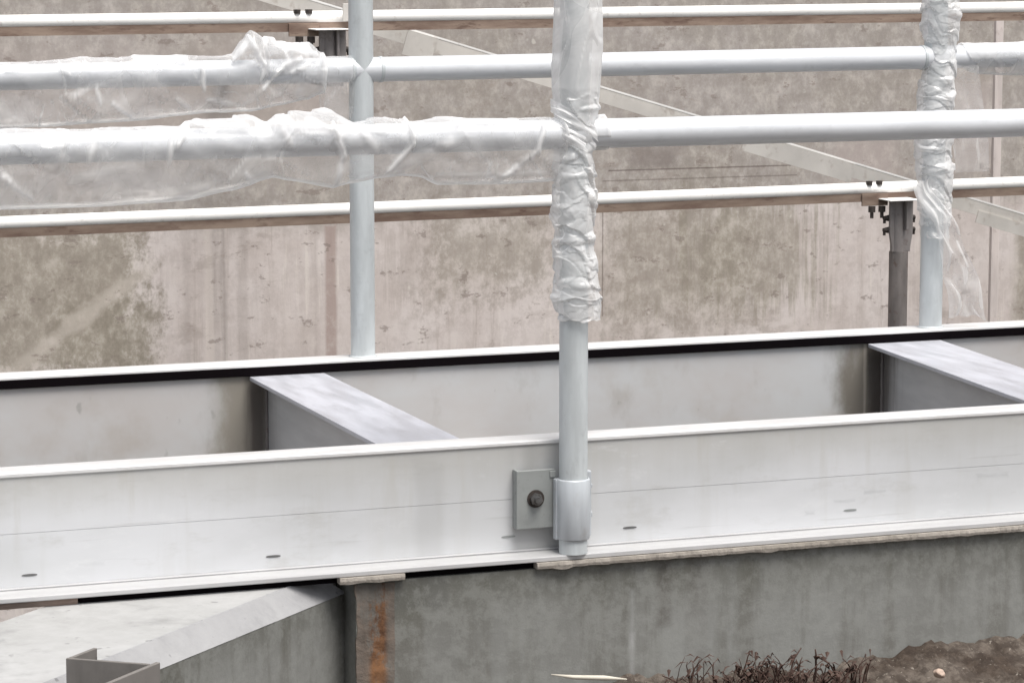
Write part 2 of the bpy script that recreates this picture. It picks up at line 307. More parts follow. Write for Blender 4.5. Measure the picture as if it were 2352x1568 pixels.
# ================================================================ SETTING: ground, tank, walls
ZG, ZS, YF, YN = -.46, -.207, 5.632, 4.627     # ground, wall top, far beam face, near beam face
d45 = Vector((sin(radians(45.9)), cos(radians(45.9)), 0)); n45 = Vector((d45.y, -d45.x, 0))   # along the skew wall; towards its soil side
A0 = PZ(684, 1335, ZS); A1 = PZ(266, 1511, ZS)
kA = sum(((p.x*n45.x+p.y*n45.y) for p in (A0, A1)))/2       # offset of the wall's top front edge
B0 = PZ(180, 1365, ZS); kB = B0.x*n45.x+B0.y*n45.y          # far edge of the slab top
CH = .032
def on(k, Y):                                                # point of the line n45.p = k at given Y
    return Vector(((k-n45.y*Y)/n45.x, Y, 0))
YW0, YW1 = 4.58, 4.88                                        # front tank wall faces
def alongk(k, s):                                            # point at distance s back (towards camera-left) from the line's meeting with YW0
    p = on(k, YW0); return p - d45*s
# ground with an opening for the tank
bm = bmesh.new(); kF = kA+CH
c1 = on(kF, YW0); far = on(kF, -2.0)
for pts in (((12,YW0),(12,-300),(far.x,-300),(far.x,-2.0),(c1.x,YW0)), ((far.x,-300),(-300,-300),(-300,400),(far.x,400)), ((12,-300),(300,-300),(300,400),(12,400)), ((far.x,8.5),(12,8.5),(12,400),(far.x,400))):
    bm.faces.new([bm.verts.new((p[0], p[1], ZG)) for p in pts])
struct(obj('ground', bm, M['soil']))
bm = bmesh.new(); box(bm, far.x-.5, 12.5, -2.5, 8.6, -2.6, -2.5); struct(obj('tank_floor', bm, M['tank']))
# soil heaped against the front wall
def soil_h(x):
    pts = [(-2,-.46),(1.5,-.455),(PY(1500,0,4.5).x,-.40),(PY(1620,0,4.5).x,PY(1620,1560,4.5).z),(PY(1760,0,4.5).x,PY(1760,1545,4.5).z),(PY(1960,0,4.5).x,PY(1960,1548,4.5).z),(PY(2080,0,4.5).x,PY(2080,1515,4.5).z),(PY(2200,0,4.5).x,PY(2200,1490,4.5).z),(PY(2352,0,4.5).x,PY(2352,1474,4.5).z),(4,-.28),(7,-.36)]
    for (a, za), (b, zb) in zip(pts, pts[1:]):
        if a <= x <= b: return za+(zb-za)*(x-a)/(b-a)
    return -.4
bm = bmesh.new(); nx, ny = 520, 50; g = []
for i in range(nx+1):
    x = 1.45+i/nx*3.3; row = []
    for j in range(ny+1):
        v = j/ny; y = 4.5785-v*.62; h = soil_h(x)-.012
        z = h - v*.16 - .05*v*v + (noise.fractal(Vector((x*9, y*9, 3)), .6, 2.1, 6)*.016 + max(0, noise.noise(Vector((x*34, y*34, 1))))*.010 + noise.noise(Vector((x*75, y*75, 1)))*.007)*(1 if v > 0 else .8)
        row.append(bm.verts.new((x, y, max(z, ZG-.05))))
    g.append(row)
for i in range(nx):
    for j in range(ny): f = bm.faces.new([g[i][j], g[i+1][j], g[i+1][j+1], g[i][j+1]]); f.smooth = True
struct(obj('soil_bank', bm, M['soil']))

# back wall
bm = bmesh.new(); box(bm, -8, 16, 8.2, 8.5, -2.5, 1.75)
o = obj('concrete_wall', bm, M['wall']); tag(o, 'tall stained beige concrete wall filling the whole background behind the rails', 'wall')
# front tank wall (parallel to the beam) with its rusty joint strip
jl, jr = PY(818, 1450, YW0).x, PY(906, 1450, YW0).x
root = thing('tank_wall', 'dark grey concrete wall directly under the near beam', 'wall', (jr, YW0, ZG))
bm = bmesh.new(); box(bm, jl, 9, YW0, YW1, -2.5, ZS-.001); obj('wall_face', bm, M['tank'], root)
bm = bmesh.new(); n_ = 60
L_, R_ = [], []
for i in range(n_+1):
    z = ZS-.004-(i/n_)*.42; L_.append((jl+noise.noise(Vector((1, 0, z*30)))*.004, z)); R_.append((jr+noise.noise(Vector((9, 0, z*30)))*.004, z))
vl = [[bm.verts.new((x+(xr-x)*t, YW0-.0015-.0012*noise.noise(Vector((x*50+t*3, 2, z*60))), z)) for t in (0,.2,.4,.6,.8,1)] for (x, z), (xr, _) in zip(L_, R_)]
for a, b in zip(vl, vl[1:]):
    for k in range(5): bm.faces.new([a[k], a[k+1], b[k+1], b[k]])
for k in (0, 5):
    e = [bm.verts.new((r[k].co.x, YW0+.003, r[k].co.z)) for r in vl]
    for i in range(n_): bm.faces.new([vl[i][k], vl[i+1][k], e[i+1], e[i]])
o = obj('joint_strip', bm, M['joint'], root); o['label'] = 'rust streaked brown joint strip'
# skew wall: slab top, chamfer, face
root = thing('skew_wall', 'pale flat topped concrete wall running off to the lower left at an angle', 'wall', tuple(A1))
bm = bmesh.new(); e = jl-.001
def clipY(k, y): return on(k, y)
p1 = on(kA, YW1+.3); q1 = on(kB, YW1+.8); p0 = alongk(kA, 6); q0 = alongk(kB, 6)
prism(bm, [(p0.x,p0.y),(p1.x,p1.y),(q1.x,q1.y),(q0.x,q0.y)], ZS-.035, ZS)
obj('slab_top', bm, M['slab'], root)
bm = bmesh.new(); f0 = alongk(kA+CH, 6); yj = (kA+CH-n45.x*(jl+.004))/n45.y; f1 = on(kA+CH, yj)
a0, a1 = Vector((p0.x,p0.y,ZS-.0005)), on(kA, YW0+.02); a1.z = ZS-.0005
NS = 300; rows = []; sx = (f1-alongk(kA+CH, 0)).length
for i in range(NS+1):
    t = i/NS; s = (3.0+sx)*t; nn = noise.noise(Vector((s*22, 3, 0)))*.0022+noise.noise(Vector((s*60, 9, 0)))*.001
    P = alongk(kA, 3.0-s); Q = alongk(kA+CH, 3.0-s)
    rows.append([bm.verts.new((P.x-n45.x*.004, P.y-n45.y*.004, ZS+.0012)), bm.verts.new((P.x+n45.x*nn, P.y+n45.y*nn, ZS+.0012)), bm.verts.new((Q.x+n45.x*(.0005+nn*.3), Q.y+n45.y*(.0005+nn*.3), ZS-CH+nn*.25)), bm.verts.new((Q.x-n45.x*.01, Q.y-n45.y*.01, ZS-CH-.0006))])
for a, b in zip(rows, rows[1:]):
    for k in range(3): bm.faces.new([a[k], b[k], b[k+1], a[k+1]])
o = obj('chamfer', bm, M['chamfer'], root)
bm = bmesh.new(); g1 = on(kA+CH, yj); h1 = on(kB, YW1+.8)
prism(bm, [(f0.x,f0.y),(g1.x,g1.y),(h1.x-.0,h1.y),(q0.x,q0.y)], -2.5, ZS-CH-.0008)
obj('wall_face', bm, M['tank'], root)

# ================================================================ NEAR BEAM
X0, X1 = -1.2, 6.5
root = thing('walkway_beam', 'long pale aluminium beam crossing the foreground with dark drain slots and a bottom lip', 'beam', (1.8, YN, -.2))
bm = bmesh.new(); gz = PY(0, 1228, YN).z
box(bm, X0, X1, YN, YN+.007, gz+.00035, -.0072); box(bm, X0, X1, YN, YN+.007, -.187, gz-.00035); box(bm, X0, X1, YN+.0014, YN+.0068, gz-.0004, gz+.0004)
obj('web', bm, M['web'], root)
bm = bmesh.new(); box(bm, X0, X1, YN-.003, YN+.060, -.0071, 0); obj('top_flange', bm, M['flange'], root, .0015)
bm = bmesh.new(); box(bm, X0, X1, YN-.056, YN+.0075, -.1955, -.1871); box(bm, X0, X1, YN-.004, YN-.0001, -.1871, -.1835); obj('bottom_flange', bm, M['lip'], root, .0015)
bm = bmesh.new(); box(bm, PY(182,1360,4.59).x, PY(1236,1270,4.59).x, 4.585, 4.62, ZS+.0006, -.1957); obj('gap_shade_strip', bm, M['rubber'], root)  # black strip added to paint the shaded gap under the beam
for k, (px, py) in enumerate(((68,1320),(628,1277),(1168,1232),(1447,1211),(1953,1171))):
    p = PY(px, py, YN-.001); bm = bmesh.new(); vs = []; hw, hh = .0125, .0019
    for i in range(28):
        a = 2*pi*i/28; vs.append(Vector((p.x+hw*(abs(cos(a))**.8)*(1 if cos(a) > 0 else -1), 0, p.z+hh*sin(a))))
    fr = [bm.verts.new((v.x, YN-.0008, v.z)) for v in vs]; bk = [bm.verts.new((v.x, YN+.001, v.z)) for v in vs]
    bm.faces.new(fr)
    for i in range(28): bm.faces.new([fr[i], fr[(i+1)%28], bk[(i+1)%28], bk[i]])
    obj('drain_slot', bm, M['plate' if k in (2,4) else 'slot'], root)
# mortar bedding under the beam
def mortar(name, px0, px1, label, m='mortar', cat='mortar', y0=YW0-.012, lumps=1.0, top=-.1962):
    x0 = PY(px0, 1270, YW0).x; x1 = PY(px1, 1270, YW0).x; bm = bmesh.new(); n = max(30, int((x1-x0)*220)); rows = []
    for i in range(n+1):
        x = x0+(x1-x0)*i/n; e = min(1, 8*min(i, n-i)/n+.2)
        j = noise.noise(Vector((x*45, 1, 0)))*.004*lumps + noise.noise(Vector((x*140, 4, 0)))*.002*lumps
        jz = noise.noise(Vector((x*38, 7, 2)))*.002*lumps + max(0, noise.noise(Vector((x*16, 3, 8)))-.25)*.02*lumps
        rows.append([bm.verts.new(c) for c in ((x, y0+.03, top), (x, y0+j-.001, top), (x, y0-.0015+j*1.2, (top+ZS)/2), (x, y0+j, ZS+.0005-jz*.6), (x, y0+.03, ZS+.0005-jz*.6))])
    for a, b in zip(rows, rows[1:]):
        for k in range(4): bm.faces.new([a[k], b[k], b[k+1], a[k+1]])
    bm.faces.new(rows[0]); bm.faces.new(rows[-1][::-1])
    return tag(obj(name, bm, M[m]), label, cat)
mortar('mortar_bed', 1228, 3300, 'ragged beige mortar bed between the near beam and the wall, right of the post')
mortar('mortar_pad', 776, 925, 'short lumpy mortar pad packed under the near beam above the rusty joint', cat='mortar')
mortar('timber_packer', -400, 176, 'thin brown packing strip under the near beam at far left', 'timber', 'packer', YW0+.0, .2, -.1962)

# ================================================================ FAR BEAM
root = thing('walkway_beam', 'far aluminium beam edged with a black strip, behind the two cross members', 'beam', (1.8, YF, -.2))
bm = bmesh.new(); box(bm, X0, X1+1, YF, YF+.008, -.19, -.0072); obj('web', bm, M['farweb'], root)
bm = bmesh.new(); box(bm, X0, X1+1, YF-.006, YF+.068, -.0071, 0); obj('top_flange', bm, M['flange'], root, .0012)
bm = bmesh.new(); box(bm, X0, X1+1, YF-.006, YF+.068, -.198, -.1901); obj('bottom_flange', bm, M['flange'], root, .0012)
bm = bmesh.new(); box(bm, X0, X1+1, YF-.008, YF-.0002, -.0215, -.0045); o = obj('rubber_strip', bm, M['rubber'], root, .001); o['label'] = 'thin black rubber strip'

# ================================================================ CROSS MEMBERS
def cross(near_l, near_r, far_l, far_r, label):
    zt = -.0222
    root = thing('cross_member', label, 'cross beam', (near_l, YN+.01, -.19), 'cross members joining the two walkway beams')
    def sk(bm, a0, a1, b0, b1, z0, z1):   # a: near x-range, b: far x-range
        prism(bm, [(a0, YN+.0085), (a1, YN+.0085), (b1, YF-.0085), (b0, YF-.0085)], z0, z1)
    bm = bmesh.new(); sk(bm, near_l, near_r, far_l, far_r, zt-.008, zt); obj('top_flange', bm, M['cross'], root, .0012)
    bm = bmesh.new(); w0 = .036; sk(bm, near_l+w0, near_l+w0+.007, far_l+w0, far_l+w0+.007, -.186, zt-.0081); obj('web', bm, M['crossweb'], root)
    bm = bmesh.new(); sk(bm, near_l, near_r, far_l, far_r, -.1945, -.1865); obj('bottom_flange', bm, M['cross'], root)
    bm = bmesh.new()   # weld bead at the far end
    n = 36; pts = [(far_l+w0-.002+noise.noise(Vector((k*1.7, 0, 0)))*.0012, YF-.0095, zt-.01-k/n*.16) for k in range(n+1)]
    polytube(bm, pts, [.0035+noise.noise(Vector((k*2.3, 5, 0)))*.0014 for k in range(n+1)], 8); obj('weld_bead', bm, M['stanchion'], root)
cross(1.532, 1.684, 1.534, 1.686, 'bright aluminium cross member left of the foreground post')
cross(2.785, 2.955, 2.880, 3.052, 'bright aluminium cross member at the right edge beside the short bolted stanchion')

# ================================================================ HANDRAILS
PYN = 4.587; RP = .0243
px = PY(1317, 1005, PYN).x; zr = .5115
root = thing('handrail', 'nearer grey pipe handrail whose thick upright is bracketed to the near beam', 'handrail', (px, PYN, -.187))
bm = bmesh.new(); tube(bm, (px, PYN, -.1868), (px, PYN, 1.08), RP-.0005, 56); obj('post', bm, M['post'], root)
bm = bmesh.new(); tube(bm, (X0, PYN, zr-.002), (px, PYN, zr), RP, 56); tube(bm, (X0, PYN, 1.08), (px, PYN, 1.08), RP, 40)
obj('rail', bm, M['pipe'], root)
bm = bmesh.new(); tube(bm, (px, PYN, zr), (X1, PYN, zr), RP, 56); tube(bm, (px, PYN, 1.08), (X1, PYN, 1.08), RP, 40)
obj('rail', bm, M['pipe'], root)
# second upright outside the picture on each side keeps the rail believable from the side
for xx in (px-1.28, px+1.28, px+2.56):
    bm = bmesh.new(); tube(bm, (xx, PYN, -.1868), (xx, PYN, 1.08), RP-.0005, 32); obj('post', bm, M['post'], root)
# sleeve with its lit rim
zs0, zs1 = PY(1317, 1235, PYN).z, PY(1317, 1098, PYN).z
bm = bmesh.new()
prof = [(RP+.0002, zs1+.0006), (.0268, zs1), (.0278, zs1-.0015), (.0276, (zs0+zs1)/2), (.0278, zs0+.0015), (.0270, zs0), (RP+.0002, zs0-.0004)]
rings = [[bm.verts.new((px+r*cos(2*pi*i/64), PYN+r*sin(2*pi*i/64), z)) for i in range(64)] for r, z in prof]
for a, b in zip(rings, rings[1:]):
    for i in range(64): f = bm.faces.new([a[i], a[(i+1)%64], b[(i+1)%64], b[i]]); f.smooth = True
sl = obj('sleeve', bm, M['sleeve'], root)
# weld flange line down the left of the sleeve, back plate behind
bm = bmesh.new(); xl = PY(1272, 1150, 4.60).x; box(bm, xl, xl+.009, 4.590, 4.604, zs0-.002, zs1-.001); obj('weld_plate', bm, M['sleeve'], root, .0015)
bm = bmesh.new(); x2 = PY(1359, 1150, 4.612).x; box(bm, px+.0, x2, 4.6122, 4.6262, PY(1355,1228,4.62).z, PY(1355,1078,4.62).z); box(bm, x2-.002, x2+.0025, 4.613, 4.6175, PY(1355,1118,4.62).z, PY(1355,1108,4.62).z); box(bm, x2-.002, x2+.0025, 4.613, 4.6175, PY(1355,1185,4.62).z, PY(1355,1172,4.62).z)
obj('back_plate', bm, M['sleeve'], root, .002)
xa, xb = PY(1187, 1150, 4.606).x, PY(1275, 1150, 4.606).x; za, zb = PY(1230, 1213, 4.606).z, PY(1230, 1079, 4.606).z
bm = bmesh.new(); box(bm, xa, xb, 4.606, 4.612, za, zb); box(bm, xa, xa+.006, 4.6121, 4.6268, za, zb); box(bm, xb-.01, xb+.001, 4.6035, 4.6059, zb-.014, zb-.003)
pl = obj('bracket_plate', bm, M['plate'], root, .0012)
bc = PY(1233, 1146, 4.60)
bm = bmesh.new(); tube(bm, (bc.x, 4.6058, bc.z), (bc.x, 4.6042, bc.z), .0150, 32); w_ = obj('washer', bm, M['dark_steel'], None); w_.parent = pl; bm = bmesh.new()
tube(bm, (bc.x, 4.604, bc.z), (bc.x-.0012, 4.5955, bc.z), .0112, 6, .0108); tube(bm, (bc.x, 4.596, bc.z), (bc.x-.002, 4.586, bc.z+.0005), .0055, 16, .005)
b = obj('bolt', bm, M['bolt'], None, .0005); b.parent = pl

# far handrail
PYF = 5.668; zf = .5685
xf = [PY(833, 700, PYF).x, PY(2138, 700, PYF).x]
root = thing('handrail', 'farther grey pipe handrail with two uprights standing on the far beam', 'handrail', (xf[0], PYF, 0))
for x in [xf[0]-1.28]+xf+[xf[1]+1.28]:
    bm = bmesh.new(); tube(bm, (x, PYF, .0006), (x, PYF, 1.13), RP, 56); obj('post', bm, M['post'], root)
for x in xf:
    bm = bmesh.new(); tube(bm, (x, PYF, .0006), (x, PYF, .0035), RP+.004, 40, RP+.0005); obj('weld_collar', bm, M['post'], root)
segs = [X0-.3]+xf+[X1+1]
zz = lambda x: PY(1000,157,PYF).z + (x-PY(1000,157,PYF).x)*(PY(2100,133,PYF).z-PY(1000,157,PYF).z)/(PY(2100,133,PYF).x-PY(1000,157,PYF).x)
for a, b_ in zip(segs, segs[1:]):
    bm = bmesh.new(); tube(bm, (a, PYF, zz(a)), (b_, PYF, zz(b_)), RP, 56); obj('rail', bm, M['pipe'], root)
for x in (PY(872,150,PYF).x, PY(2117,135,PYF).x, PY(806,150,PYF).x):
    s = -1 if x < xf[0] else 1
    bm = bmesh.new(); tube(bm, (x-.002, PYF, zz(x)), (x+.004, PYF, zz(x)), RP+.0016, 48); obj('collar', bm, M['post'], root)
bm = bmesh.new(); tube(bm, (segs[0], PYF, 1.13), (segs[-1], PYF, 1.13), RP, 32); obj('rail', bm, M['pipe'], root)

# ================================================================ OLD STEEL RAILS BEHIND
YB = 7.2
def old_rail(label, l, r, postpx, postbottom, name='steel_rail', rust='rust'):
    """l, r: (rail top px y at x=0, at x=2352)"""
    k = 1/955.
    pL, pR = PY(0, l, YB), PY(2352, r, YB); d = (pR-pL); sl_ = d.z/d.x
    zc = lambda x: pL.z+(x-pL.x)*sl_
    c = PY(postpx, 0, YB); cx_ = c.x
    root = thing(name, label, 'rail', (cx_, YB, zc(cx_)), 'old white topped steel rails behind the walkway')
    xa, xb = -3, 9; rr = .0165
    bm = bmesh.new(); tube(bm, (xa, YB, zc(xa)-rr), (xb, YB, zc(xb)-rr), rr, 32); obj('pipe', bm, M['whiterail'], root)
    bm = bmesh.new(); M3 = Matrix(((1,0,0,0),(0,1,0,0),(sl_,0,1,pL.z-pL.x*sl_),(0,0,0,1)))
    box(bm, xa, xb, YB-.012, YB-.006, -.0505, -.027, M3); box(bm, xa, xb, YB-.0055, YB+.03, -.031, -.0275, M3)
    obj('rusty_bar', bm, M[rust], root)
    z0 = zc(cx_)
    # top plate on the stanchion, coupling plate, bolts
    bm = bmesh.new(); box(bm, cx_-.056, cx_+.034, YB-.085, YB+.03, z0-.0455, z0-.0425); obj('cap_plate', bm, M['whiterail'], root, .001)
    bm = bmesh.new(); box(bm, cx_-.105, cx_-.028, YB-.018, YB-.0125, z0-.062, z0-.03); obj('coupling_plate', bm, M[rust], root, .001)
    for bx in (-.082, -.052):
        bm = bmesh.new(); tube(bm, (cx_+bx, YB-.03, z0-.062), (cx_+bx, YB-.03, z0-.078), .0098, 6); tube(bm, (cx_+bx, YB-.03, z0-.078), (cx_+bx, YB-.03, z0-.094), .0048, 10)
        obj('bolt', bm, M['dark_steel'], root)
        bm = bmesh.new(); tube(bm, (cx_+bx, YB-.012, z0+.004), (cx_+bx, YB-.012, z0-.006), .009, 6); obj('nut', bm, M['dark_steel'], root)
    # stanchion head and shaft
    hz = z0-.185
    bm = bmesh.new(); w0, w1 = .034, .027
    prof = [(w0, z0-.046), (w0, z0-.135), (w1, hz+.01), (w1, hz)]
    fr = [bm.verts.new((cx_+s*wv, YB-.045, z)) for s, seq in ((-1, prof), (1, prof[::-1])) for wv, z in seq]
    bk = [bm.verts.new((v.co.x, YB-.035, v.co.z)) for v in fr]
    bm.faces.new(fr); bm.faces.new(bk[::-1])
    for i in range(len(fr)): bm.faces.new([fr[i], fr[(i+1)%len(fr)], bk[(i+1)%len(fr)], bk[i]])
    tube(bm, (cx_-.008, YB-.034, hz), (cx_-.008, YB-.034, z0-.046), .018, 24)
    box(bm, cx_+.006, cx_+.012, YB-.062, YB-.0451, z0-.125, z0-.046); 
    h = obj('stanchion_head', bm, M['head'], root, .001)
    for s in (-1, 1):
        for dz in (.095, .127):
            bm = bmesh.new(); tube(bm, (cx_+s*.030, YB-.03, z0-dz), (cx_+s*.047, YB-.03, z0-dz), .0095, 6, .006); tube(bm, (cx_+s*.044, YB-.03, z0-dz-.004), (cx_+s*.044, YB-.03, z0-dz-.014), .004, 8)
            b = obj('bolt', bm, M['dark_steel'], None); b.parent = h
    bm = bmesh.new(); tube(bm, (cx_, YB-.03, postbottom), (cx_, YB-.03, hz-.0005), .0255, 40)
    obj('stanchion', bm, M['stanchion'], root); return root, cx_, z0
r1, c1_, z1_ = old_rail('lower white and rust coloured rail behind both handrails, its bolted stanchion at right', 497, 405, 2062, -2.5)
# upper rail is carried on a bracket that runs back into the wall
def upper():
    root, cx_, z0 = old_rail('upper white and rust coloured rail across the top of the photo, bolted head at left', 35, 4, 752, .44, rust='rust_pale')
    for o in list(root.children):
        if o.name.startswith('stanchion') and not o.name.startswith('stanchion_head'):
            bpy.data.objects.remove(o)
    bm = bmesh.new(); box(bm, cx_-.02, cx_+.02, YB-.03, 8.2, z0-.185, z0-.16); obj('wall_arm', bm, M['stanchion'], root)
    return root, cx_, z0
upper()
# bolted white stub by the upper stanchion head
bm = bmesh.new(); p = PY(788, 30, YB); box(bm, p.x-.012, p.x+.020, YB-.04, YB-.034, p.z-.02, p.z+.024)
g = tag(obj('gusset_plate', bm, M['brace'], None, .001), 'small pale gusset plate on the upper rail beside the left upright', 'plate')

# diagonal angle brace
def brace():
    yb = 7.42; a = PY(-200, -278, yb); b = PY(2700, 594, yb); d = (b-a).normalized(); up = Vector((0,1,0)).cross(d) * -1
    if up.z < 0: up = -up
    root = thing('angle_brace', 'long pale steel angle sloping down to the right behind the rails', 'brace', tuple(a))
    def rot(p, q, y0, y1, u0, u1, bm):
        P = a+(b-a)*p; Q = a+(b-a)*q
        vs = [bm.verts.new(Vector((0,y,0))+S+up*u) for S in (P, Q) for (y, u) in ((y0,u0),(y1,u0),(y1,u1),(y0,u1))]
        for f in ((0,1,2,3),(7,6,5,4),(0,4,5,1),(1,5,6,2),(2,6,7,3),(3,7,4,0)): bm.faces.new([vs[i] for i in f])
    bm = bmesh.new(); rot(0, 1, 0, .005, -.043, -.0051, bm); obj('upright_leg', bm, M['brace'], root)
    bm = bmesh.new(); rot(0, 1, -.0008, .0045, -.0049, 0, bm); obj('lit_edge_strip', bm, M['whiterail'], root)  # lit top edge painted as a white strip nearly flush with the face
    bm = bmesh.new(); rot(.62, .712, -.0055, -.0005, -.058, -.006, bm); obj('splice_plate', bm, M['brace'], root)
    bm = bmesh.new(); rot(.352, .374, -.0055, -.0005, -.07, -.006, bm); obj('splice_plate', bm, M['brace'], root)
    bm = bmesh.new(); rot(.822, .99, -.0055, -.0005, -.064, -.03, bm); obj('splice_plate', bm, M['brace'], root)
brace()
# pale upright bar at the right
p = PY(2294, 300, 7.9)
root = thing('upright_bar', 'narrow pale vertical bar standing against the wall near the right edge', 'bar', (p.x, 7.9, -2.5))
bm = bmesh.new(); box(bm, p.x-.013, p.x-.004, 7.905, 7.92, -2.5, PY(2294, 38, 7.9).z); obj('flange', bm, M['bar'], root, .001)
bm = bmesh.new(); box(bm, p.x-.0035, p.x+.014, 7.908, 7.914, -2.5, PY(2294, 38, 7.9).z); obj('web', bm, M['bar'], root, .001)

# ================================================================ Z-SHAPED STEEL GUIDE, lower left
zt = -.157
a = PZ(151, 1511, zt); b = a + (-n45)*0; 
c = PZ(341, 1525, zt); bb = PZ(215, 1486, zt); cc = PZ(368, 1520, zt); dd = PZ(252, 1568, zt)
dirA = (c-a).normalized()
root = thing('plate_guide', 'dull grey Z-shaped steel plate guide at the bottom left corner of the pale wall top', 'steel guide', tuple(a))
def vplate(name, P, Q, z0, z1, th, mat, side=1):
    d = (Q-P).normalized(); nn = Vector((d.y, -d.x, 0))*side; bm = bmesh.new()
    pts = [(P.x,P.y),(Q.x,Q.y),(Q.x-nn.x*th,Q.y-nn.y*th),(P.x-nn.x*th,P.y-nn.y*th)]
    prism(bm, pts, z0, z1); return obj(name, bm, mat, root, .0008)
vplate('web_plate', a, c, ZS+.0005, zt, .006, M['gsteel'])
L = (bb-a); vplate('back_flange', a+Vector((0,0,0))+L.normalized()*.0065, a+L, ZS+.0005, zt, .006, M['gsteel'], -1)
D = (dd-cc); vplate('front_flange', cc, cc+D*2.2, -.42, zt, .007, M['gsteel'], -1)

# ================================================================ PLASTIC FILM
def film_obj(name, verts, faces, crease, mat, label, solid=False):
    me = bpy.data.meshes.new(name); me.from_pydata(verts, [], faces); me.update()
    at = me.attributes.new('crease', 'FLOAT', 'POINT'); at.data.foreach_set('value', crease)
    me.polygons.foreach_set('use_smooth', [True]*len(me.polygons)); me.materials.append(mat)
    o = bpy.data.objects.new(name, me); COL.objects.link(o)
    if label: tag(o, label, 'plastic wrap', 'clear plastic film on the handrails')
    return o
def crumple(v, wdt=.09):
    """facet height and crease strength of crumpled film: flat cells that meet in sharp folds"""
    d, p = noise.voronoi(v)
    e = d[1]-d[0]
    hsh = noise.cell(p[0]*7.3)
    tl_ = (v-p[0]).dot(Vector((noise.cell(p[0]*3.1)-.5, noise.cell(p[0]*5.7)-.5, noise.cell(p[0]*9.3)-.5)))   # each facet has its own tilt
    return min(e, .35)*.8 + tl_*1.2, max(0, 1-e/wdt)*max(0, min(1, hsh*1.6-.2))
def ridge(v, sharp=6):   # thin crease lines where the noise crosses zero
    return max(0, 1-abs(noise.noise(v))*sharp)
def lerpt(tab, x):
    if x <= tab[0][0]: return tab[0][1]
    for (a, va), (b, vb) in zip(tab, tab[1:]):
        if x <= b:
            t = (x-a)/(b-a); t = t*t*(3-2*t)*.5+t*.5; return va+(vb-va)*t
    return tab[-1][1]
